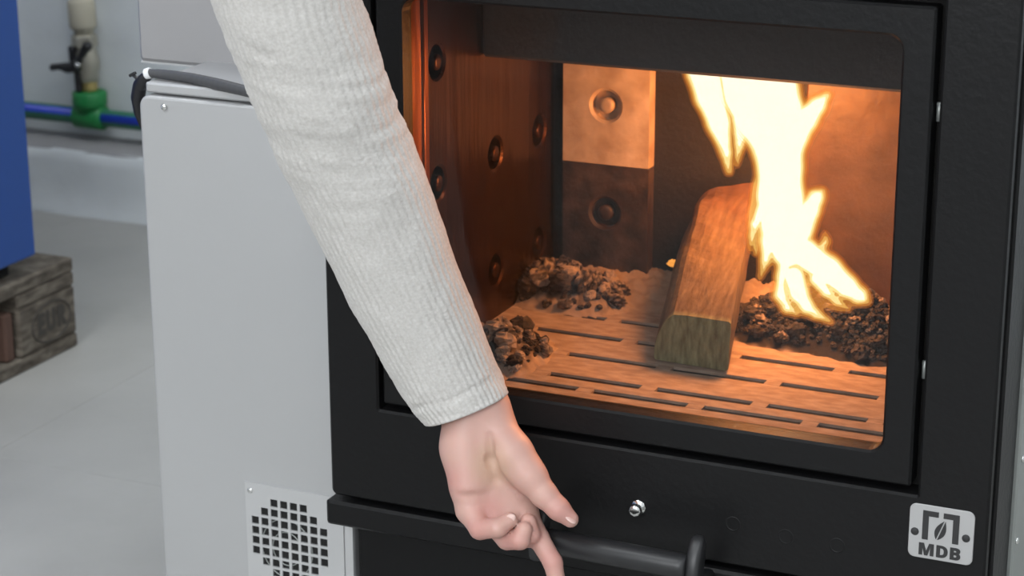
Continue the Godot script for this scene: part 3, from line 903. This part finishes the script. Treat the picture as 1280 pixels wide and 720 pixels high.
	for w in [[190, 91, hz], [182, 97, hz], [175, 107, hz - 0.005], [172.5, 122, hz - 0.01], [176, 140, hz - 0.02], [184, 158, hz - 0.03], [192, 172, hz - 0.05]]:
		var q := on_z(w[0], w[1], w[2])
		if w[1] > 115: q.x = minf(q.x, x0 - 0.0078)
		cv.add_point(q)
	len = cv.get_baked_length()
	for k in 49:
		var d := len * k / 48.0
		pts.append(cv.sample_baked(d)); rad.append(lerpf(0.0046, 0.0072, smoothstep(0.0, 0.02, d)))
	tube(st, pts, rad, 16)
	put("bundle", st, M.black_plastic, hs)
	st = begin(true)
	var tie := on_z(185.5, 92, hz + 0.001); var dir := (on_z(192, 93, hz) - on_z(180, 97, hz)).normalized()
	lathe(st, [Vector2(0.0056, -0.0025), Vector2(0.0058, -0.002), Vector2(0.0058, 0.002), Vector2(0.0056, 0.0025)], 20, axis(tie, dir))
	put("tie", st, M.white_tie, hs, "white cable tie")
	st = begin(); bx(st, Vector3(-0.004, -0.0015, -0.002), Vector3(0.004, 0.0015, 0.002), 0.0005, 1, Transform3D(Basis(Vector3(0, 0, 1), 0.5), on_z(166, 93, hz)))
	tube(st, [on_z(165, 93, hz), on_z(176, 101, hz)], [0.0012, 0.003], 8)
	put("tie_end", st, M.black_plastic, hs)

func left_side() -> void:
	# wooden pallet, its corner block stamped
	var x := -1.2905; var z := -0.918
	var p := thing("wooden_pallet", "worn wooden pallet with a stamped corner block under the blue cabinet", "pallet", Vector3(x, 0, z))
	var st: SurfaceTool
	for k in 3:
		st = begin(); bx(st, Vector3(-[0.1, 0.472, 0.8][k], 0.0, 0.0), Vector3(-[0.0, 0.328, 0.7][k], 0.022, 1.2), 0.003); put("bottom_board", st, M.old_wood, p)
	for i in 3:
		for j in 3:
			var w: float = [0.1, 0.145, 0.1][i]; var bx0: float = [0.0, 0.3275, 0.7][i]; var bz: float = [0.0, 0.5275, 1.055][j]
			st = begin(); bx(st, Vector3(-bx0 - w, 0.0225, bz), Vector3(-bx0, 0.1, bz + 0.145), 0.004)
			var bl := put("block", st, M.old_wood, p)
			if i == 0 and j == 0:
				var c := Vector3(0.0006, 0.06, 0.066)
				st = begin(true)
				var pts := []
				for k in 41: pts.append(c + Vector3(0, sin(TAU * k / 40.0) * 0.031, cos(TAU * k / 40.0) * 0.049))
				tube(st, pts, [0.0013], 6, false)
				put("oval_stamp", st, M.burnt_print, bl)
				var o := put("lettering", letters("EUR", 0.042), M.burnt_print, bl)
				o.position = c; o.rotation.y = PI / 2; o.scale = Vector3(0.86, 1.0, 1.0)
	for k in 3:
		st = begin(); bx(st, Vector3(-0.8, 0.1005, [0.0, 0.5275, 1.055][k]), Vector3(0.0, 0.122, [0.145, 0.6725, 1.2][k]), 0.003); put("cross_board", st, M.old_wood, p)
	for k in 5:
		var dx: float = [0.0, 0.1775, 0.3275, 0.5125, 0.655][k]; var w: float = [0.145, 0.1, 0.145, 0.1, 0.145][k]
		st = begin(); bx(st, Vector3(-dx - w, 0.1225, 0.0), Vector3(-dx, 0.1445, 1.2), 0.003); put("deck_board", st, M.old_wood, p)
	st = begin(); bx(st, Vector3(-0.062, 0.023, 0.151), Vector3(-0.006, 0.098, 0.172), 0.003); put("wedge", st, M.red_wood, p, "reddish scrap of wood wedged beside the block")
	# blue cabinet on it
	var bz := on_x(46, 318, x).z
	var bc := thing("blue_cabinet", "tall bright blue painted steel cabinet standing on the wooden pallet", "cabinet", Vector3(x, 0.1445, bz))
	st = begin(); bx(st, Vector3(-0.75, 0.028, 0.0), Vector3(0.0, 1.6, 0.95), 0.004, 2); put("body", st, M.blue_paint, bc)
	st = begin(); bx(st, Vector3(-0.72, 0.0, 0.03), Vector3(-0.03, 0.028, 0.92), 0.002); put("base", st, M.black_gap, bc)
	st = begin(); bx(st, Vector3(-0.745, 0.05, 0.95), Vector3(-0.005, 1.57, 0.97), 0.004, 2); put("door", st, M.blue_paint, bc)
	# water pipe with its tee
	var pz := -1.645
	var y := on_z(60, 140, pz).y
	var tx := on_z(114, 148, pz).x
	var wp := thing("water_pipe", "green plastic water pipe with a blue stripe and a green tee along the wall", "pipe", Vector3(tx, y, pz))
	st = begin(true); tube(st, [Vector3(-0.83, 0, 0), Vector3(0.9, 0, 0)], [0.0168], 20); put("pipe", st, M.pipe_green, wp)
	for s in [[-0.83, -0.03, 8.0], [0.03, 0.9, -12.0]]:
		st = begin(true)
		var ls := []
		for xx in [s[0], s[1]]:
			var l := PackedVector3Array()
			for k in 9:
				var a := deg_to_rad(s[2] + 6.5 * k)
				l.append(Vector3(xx, sin(a) * 0.0171, cos(a) * 0.0171))
			for k in range(8, -1, -1):
				var a := deg_to_rad(s[2] + 6.5 * k)
				l.append(Vector3(xx, sin(a) * 0.0165, cos(a) * 0.0165))
			l.reverse()
			ls.append(l)
		loft(st, ls)
		put("stripe", st, M.pipe_blue, wp)
	st = begin(true)
	lathe(st, [Vector2(0.021, -0.032), Vector2(0.0235, -0.03), Vector2(0.0235, 0.03), Vector2(0.021, 0.032)], 24, axis(Vector3.ZERO, Vector3.RIGHT))
	put("tee", st, M.fitting_green, wp)
	st = begin(true)
	lathe(st, [Vector2(0.0225, 0.0), Vector2(0.0235, 0.019), Vector2(0.027, 0.02), Vector2(0.032, 0.0225), Vector2(0.0332, 0.026), Vector2(0.0332, 0.047), Vector2(0.031, 0.05), Vector2(0.022, 0.051)], 28, axis(Vector3.ZERO, Vector3.UP))
	put("tee_socket", st, M.fitting_green, wp)
	# ball valve standing on the tee
	var vb := Vector3(tx, y + 0.051, pz)
	var vv := thing("shutoff_valve", "nickel ball valve with a black butterfly handle screwed into the green tee", "valve", vb)
	st = begin(true); lathe(st, [Vector2(0.017, 0.0), Vector2(0.0175, 0.004), Vector2(0.0168, 0.007), Vector2(0.0175, 0.01), Vector2(0.0168, 0.013), Vector2(0.0175, 0.016), Vector2(0.016, 0.02)], 20, axis(Vector3.ZERO, Vector3.UP)); put("threaded_end", st, M.brass, vv)
	st = begin(true); lathe(st, [Vector2(0.018, 0.018), Vector2(0.0205, 0.02), Vector2(0.0205, 0.032), Vector2(0.022, 0.036), Vector2(0.0245, 0.046), Vector2(0.025, 0.056), Vector2(0.0235, 0.068), Vector2(0.0205, 0.078), Vector2(0.02, 0.09)], 24, axis(Vector3.ZERO, Vector3.UP)); put("body", st, M.nickel, vv)
	st = begin(); lathe(st, [Vector2(0.0225, 0.084), Vector2(0.0245, 0.086), Vector2(0.0245, 0.106), Vector2(0.0225, 0.108)], 6, axis(Vector3.ZERO, Vector3.UP)); put("hex_nut", st, M.nickel, vv)
	st = begin(true); lathe(st, [Vector2(0.019, 0.106), Vector2(0.019, 0.118), Vector2(0.0235, 0.12), Vector2(0.026, 0.126), Vector2(0.026, 0.17), Vector2(0.023, 0.176), Vector2(0.018, 0.178), Vector2(0.018, 0.6)], 24, axis(Vector3.ZERO, Vector3.UP)); put("union", st, M.hemp, vv, "pale union nut and riser")
	var hb := Vector3(-0.006, 0.05, 0.0)
	st = begin(true); tube(st, [hb, hb + Vector3(0.0, 0, 0.03), hb + Vector3(0.0, 0, 0.036)], [0.011, 0.011, 0.008], 16); put("stem", st, M.black_plastic, vv)
	st = begin(true)
	tube(st, [hb + Vector3(-0.05, 0.0, 0.04), hb + Vector3(-0.047, 0.0, 0.04), hb + Vector3(-0.03, 0.002, 0.038), hb + Vector3(-0.014, 0.0, 0.036), hb + Vector3(0.004, 0.002, 0.036), hb + Vector3(0.018, 0.02, 0.036), hb + Vector3(0.03, 0.037, 0.034), hb + Vector3(0.036, 0.043, 0.034), hb + Vector3(0.042, 0.046, 0.034)], [0.003, 0.0068, 0.0064, 0.0105, 0.0115, 0.006, 0.0085, 0.0105, 0.006], 14)
	put("butterfly_handle", st, M.black_plastic, vv)
	st = begin(true); lathe(st, [Vector2(0.0055, 0.0), Vector2(0.0055, 0.006), Vector2(0.003, 0.008)], 6, axis(hb + Vector3(0.016, 0.008, 0.04), Vector3(0, 0, 1))); put("handle_nut", st, M.chrome, vv)
	st = begin(); bx(st, Vector3(-0.02, 0.05, 0.016), Vector3(-0.006, 0.09, 0.03), 0.003); put("handle_shade", st, M.black_plastic, vv)  # black bar put in for the shadow on the valve's left flank
	vv.rotation.z = 0.04
	st = begin(); bx(st, Vector3(-0.014, 0.0, 0.014), Vector3(-0.002, 0.046, 0.028), 0.003); put("handle_shade", st, M.black_plastic, vv)  # lower length of that painted-in shadow

# ---------------------------------------------------------------- the person

var near_t := 0.0

func joint(px: float, py: float, toward_mm: float) -> Vector3:
	return at(px, py, near_t - toward_mm * 0.001)

func person() -> void:
	near_t = eye.distance_to(on_z(625, 600, 0.078))
	var J := func(a: float, b: float, c: float) -> Vector3: return joint(a, b, c)
	var B := []
	var chain := func(js: Array, k0: float, k: float) -> void:   # rows of [px, py, towards in mm, radius in mm]
		for i in js.size() - 1:
			B.append([J.call(js[i][0], js[i][1], js[i][2]), js[i][3] * 0.001, J.call(js[i + 1][0], js[i + 1][1], js[i + 1][2]), js[i + 1][3] * 0.001, k0 if i == 0 else k])
	# forearm and wrist
	chain.call([[520, 390, 30, 31], [556, 450, 14, 27], [584, 508, 2, 20]], 0.012, 0.012)
	chain.call([[560, 440, 14, 24], [606, 504, 2, 19]], 0.012, 0.012)
	# metacarpals
	chain.call([[580, 515, 0, 18.5], [577, 560, 0, 17], [588, 636, 0, 13.5]], 0.014, 0.014)
	chain.call([[590, 515, 0, 18], [600, 585, -3, 15], [612, 645, -3, 13.5]], 0.014, 0.012)
	chain.call([[600, 515, 0, 18], [622, 585, -6, 14.5], [636, 645, -5, 13]], 0.014, 0.012)
	chain.call([[610, 512, 0, 18], [640, 580, -8, 14], [656, 640, -8, 12.5]], 0.014, 0.012)
	# heel of the hand on the little finger's side, and the ball of the thumb
	chain.call([[581, 545, 6, 15], [584, 606, 7, 13]], 0.014, 0.012)
	chain.call([[616, 530, 4, 15], [640, 566, 14, 17], [662, 594, 18, 15]], 0.014, 0.012)
	# thumb
	chain.call([[658, 590, 17, 14.5], [680, 618, 20, 12], [698, 636, 22, 10.2], [713, 649, 20, 7.6]], 0.008, 0.004)
	# little finger, folded back to the palm
	chain.call([[588, 638, 2, 12.5], [600, 661, 14, 9.8], [622, 660, 25, 8.8], [637, 650, 22, 7.4]], 0.005, 0.002)
	# ring finger, folded
	chain.call([[612, 646, -2, 12], [634, 674, 8, 9.8], [650, 675, 20, 9.0], [655, 662, 20, 7.6]], 0.005, 0.0015)
	# middle finger, folded behind it
	chain.call([[636, 646, -5, 11.5], [655, 672, -4, 9.6], [663, 668, 9, 9.0], [660, 652, 12, 7.6]], 0.005, 0.0015)
	# forefinger, pointing down past the end of the handle
	chain.call([[655, 640, -8, 11.5], [673, 672, -2, 9.8], [691, 703, 4, 8.9], [698, 735, 2, 7.4]], 0.005, 0.002)
	# creases of the palm: shallow grooves
	var crease := func(js: Array) -> void:
		for i in js.size() - 1:
			B.append([J.call(js[i][0], js[i][1], js[i][2]), js[i][3] * 0.001, J.call(js[i + 1][0], js[i + 1][1], js[i + 1][2]), js[i + 1][3] * 0.001, 0.005, true])
	crease.call([[612, 545, 25, 2.0], [615, 575, 20.5, 4.5], [622, 600, 17.5, 4.5], [640, 616, 15, 3]])
	crease.call([[566, 620, 19, 2.5], [590, 622, 21.5, 3], [612, 618, 17, 3]])
	var am := nets(B, 0.0022)
	var palm: Vector3 = J.call(618, 580, 18)
	var hot := [J.call(600, 662, 20), J.call(640, 680, 20), J.call(660, 672, 10), J.call(690, 700, 8), J.call(610, 640, 14), J.call(700, 640, 26), J.call(570, 600, 10)]
	am = painted(am, func(v: Vector3) -> Color:
		var c := Color(0.53, 0.32, 0.27)
		var d := 1.0
		for h in hot: d = minf(d, v.distance_to(h) / 0.026)
		c = c.lerp(Color(0.5, 0.235, 0.205), (1.0 - smoothstep(0.0, 1.0, d)) * 0.75)
		return c.lerp(Color(0.5, 0.35, 0.22), (1.0 - smoothstep(0.3, 1.0, v.distance_to(palm) / 0.03)) * 0.45))
	var p := put("person", am, M.skin)
	p.set_meta("label", "person in a cream ribbed jumper reaching down with one hand to the drawer handle"); p.set_meta("category", "person")
	# nails
	for q in [[713, 648, 26, 5.2, 704, 640, 26], [638, 648, 27.5, 4.0, 630, 652, 28]]:
		var c: Vector3 = J.call(q[0], q[1], q[2])
		var back: Vector3 = J.call(q[4], q[5], q[6])
		var st := begin(true)
		var dir := (c - back).normalized()
		var outw := (eye - c).normalized()
		if q[0] > 700: outw = (outw * 0.5 + up * 0.3 + right * 0.8).normalized()
		outw = (outw - dir * outw.dot(dir)).normalized()
		var side := dir.cross(outw)
		var rows := []
		for r in 9:
			var a := PI * r / 8.0
			var l := PackedVector3Array()
			for k in 16:
				var o := TAU * k / 16.0
				l.append(c + dir * (sin(a) * cos(o) * q[3] * 0.0013) + side * (sin(a) * sin(o) * q[3] * 0.001) + outw * (-cos(a) * 0.0016))
			rows.append(l)
		loft(st, rows)
		put("fingernail", st, M.nail, p)
	# knitted sleeve: ribs run along the arm
	var stations := [[530, 533, 637, 490, 2], [514, 513, 627, 466, 5], [500, 494, 617, 441, 10], [470, 440, 596, 388, 26], [437, 383, 572, 330, 46], [401, 310, 550, 266, 70], [364, 236, 528, 202, 95], [331, 166, 503, 145, 120], [303, 102, 485, 92, 142], [282, 50, 469, 42, 158], [262, 0, 452, -6, 174], [240, -60, 436, -75, 192], [205, -140, 410, -165, 215], [160, -230, 372, -270, 240], [110, -320, 320, -370, 262], [70, -400, 265, -450, 275]]
	var mid := Curve3D.new(); var half := Curve.new()
	half.max_value = 1.0; half.min_value = 0.0
	var cs := []; var rs := []
	for s in stations:
		var l := joint(s[0], s[1], s[4]); var r := joint(s[2], s[3], s[4])
		cs.append((l + r) * 0.5); rs.append([l.distance_to(r) * 0.5, (r - l).normalized()])
	var n := FastNoiseLite.new(); n.seed = 41; n.frequency = 1.0
	var fine_rows := []
	var steps := 12; var around := 288; var ribs := 48
	var total := (stations.size() - 1) * steps
	for k in total + 1:
		var i := mini(k / steps, stations.size() - 2); var f := float(k - i * steps) / steps
		var i0 := maxi(i - 1, 0); var i3 := mini(i + 2, stations.size() - 1)
		var c: Vector3 = cs[i].cubic_interpolate(cs[i + 1], cs[i0], cs[i3], f)
		var r: float = lerpf(rs[i][0], rs[i + 1][0], smoothstep(0.0, 1.0, f) * 0.5 + f * 0.5)
		var sd: Vector3 = rs[i][1].lerp(rs[i + 1][1], f).normalized()
		fine_rows.append([c, r, sd])
	var loops := []
	var make := func(k: int, shrink: float, rib: float) -> PackedVector3Array:
		var c: Vector3 = fine_rows[k][0]; var r: float = fine_rows[k][1]; var sd: Vector3 = fine_rows[k][2]
		var d: Vector3 = (fine_rows[mini(k + 1, total)][0] - fine_rows[maxi(k - 1, 0)][0]).normalized()
		var x := sd
		var dep := d.cross(x).normalized()
		if dep.dot(eye - c) < 0: dep = -dep
		var l := PackedVector3Array()
		var along := float(k) / steps
		for i in around:
			var a := -TAU * i / around
			var w := rib * 0.00048 * cos(a * ribs + 0.5 * n.get_noise_2d(along * 2.0, 3.0))
			w += rib * 0.0001 * cos(along * TAU * 6.0 + PI * float(int(a * ribs / TAU) % 2))
			# soft folds, strongest at the bend of the elbow
			var bend := exp(-pow((along - 7.2) / 1.7, 2.0))
			w += 0.0016 * n.get_noise_3d(along * 1.1, cos(a) * 1.2, sin(a) * 1.2) + bend * 0.003 * n.get_noise_3d(along * 2.6 + cos(a) * 0.7, cos(a) * 0.6, sin(a) * 0.6 + 9.0)
			var rr := r - 0.001 - shrink + w
			l.append(c + x * cos(a) * rr + dep * sin(a) * rr * 0.86)
		if k >= 0: return l
		return l
	for k in [26, 18, 10, 4, 1]: loops.append(make.call(k, 0.0045, 0.0))
	loops.append(make.call(0, 0.0035, 0.2)); loops.append(make.call(0, 0.0012, 0.6))
	for k in range(1, total + 1): loops.append(make.call(k, 0.0, 1.0))
	var st := begin(true)
	loft(st, loops, false, true)
	put("sleeve", st, M.knit, p, "cream ribbed knit sleeve")

# ---------------------------------------------------------------- 

func _ready() -> void:
	var cam := Camera3D.new()
	cam.name = "camera"
	cam.transform = Transform3D(Basis(right, up, -fwd).orthonormalized(), eye)
	cam.fov = 15.106; cam.near = 0.05; cam.far = 50.0
	var optics := CameraAttributesPhysical.new()      # the wall behind is a little out of focus
	optics.frustum_focal_length = 90.54; optics.frustum_focus_distance = 1.98; optics.exposure_aperture = 11.6
	optics.frustum_near = 0.05; optics.frustum_far = 50.0
	cam.attributes = optics
	add_child(cam)
	cam.current = true
	var we := WorldEnvironment.new()
	we.name = "surroundings"
	var env := Environment.new()
	env.background_mode = Environment.BG_COLOR
	env.background_color = Color(0.03, 0.03, 0.03)
	env.ambient_light_source = Environment.AMBIENT_SOURCE_DISABLED
	env.tonemap_mode = Environment.TONE_MAPPER_LINEAR
	env.tonemap_exposure = 1.0
	env.sdfgi_enabled = true; env.ssao_enabled = true; env.ssil_enabled = true
	we.environment = env
	add_child(we)
	# frontal fill light set at the added window behind the camera
	var front_fill := AreaLight3D.new()
	front_fill.name = "front_fill_light"
	front_fill.area_size = Vector2(2.2, 1.2); front_fill.light_color = Color(0.97, 0.985, 1.0); front_fill.light_energy = 5.5
	front_fill.area_range = 12.0; front_fill.area_attenuation = 2.0; front_fill.shadow_enabled = true
	front_fill.position = Vector3(0.1, 1.65, 3.06)      # an area light shines along its own -z
	add_child(front_fill)
	var lamps := [[Vector3(-0.9, 2.7, 1.5), 2.2], [Vector3(1.2, 2.7, 1.5), 1.8], [Vector3(-0.9, 2.7, -0.4), 2.6], [Vector3(1.2, 2.7, -0.4), 1.8]]
	for q in lamps:
		var l := AreaLight3D.new()
		l.name = "lamp_light"
		l.area_size = Vector2(1.2, 0.28)
		l.light_color = Color(0.97, 0.985, 1.0); l.light_energy = q[1]
		l.area_range = 12.0; l.area_attenuation = 2.0
		l.shadow_enabled = true
		l.position = q[0] - Vector3(0, 0.062, 0); l.rotation.x = -PI / 2
		add_child(l, true)
	materials()
	room()
	boiler()
	fire()
	hopper()
	left_side()
	person()
	for k in lamps.size():
		lamp(lamps[k][0], ["white ceiling lamp at the front left of the room", "white ceiling lamp at the front right of the room", "white ceiling lamp above the blue cabinet and hopper", "white ceiling lamp above the boiler's right side"][k])
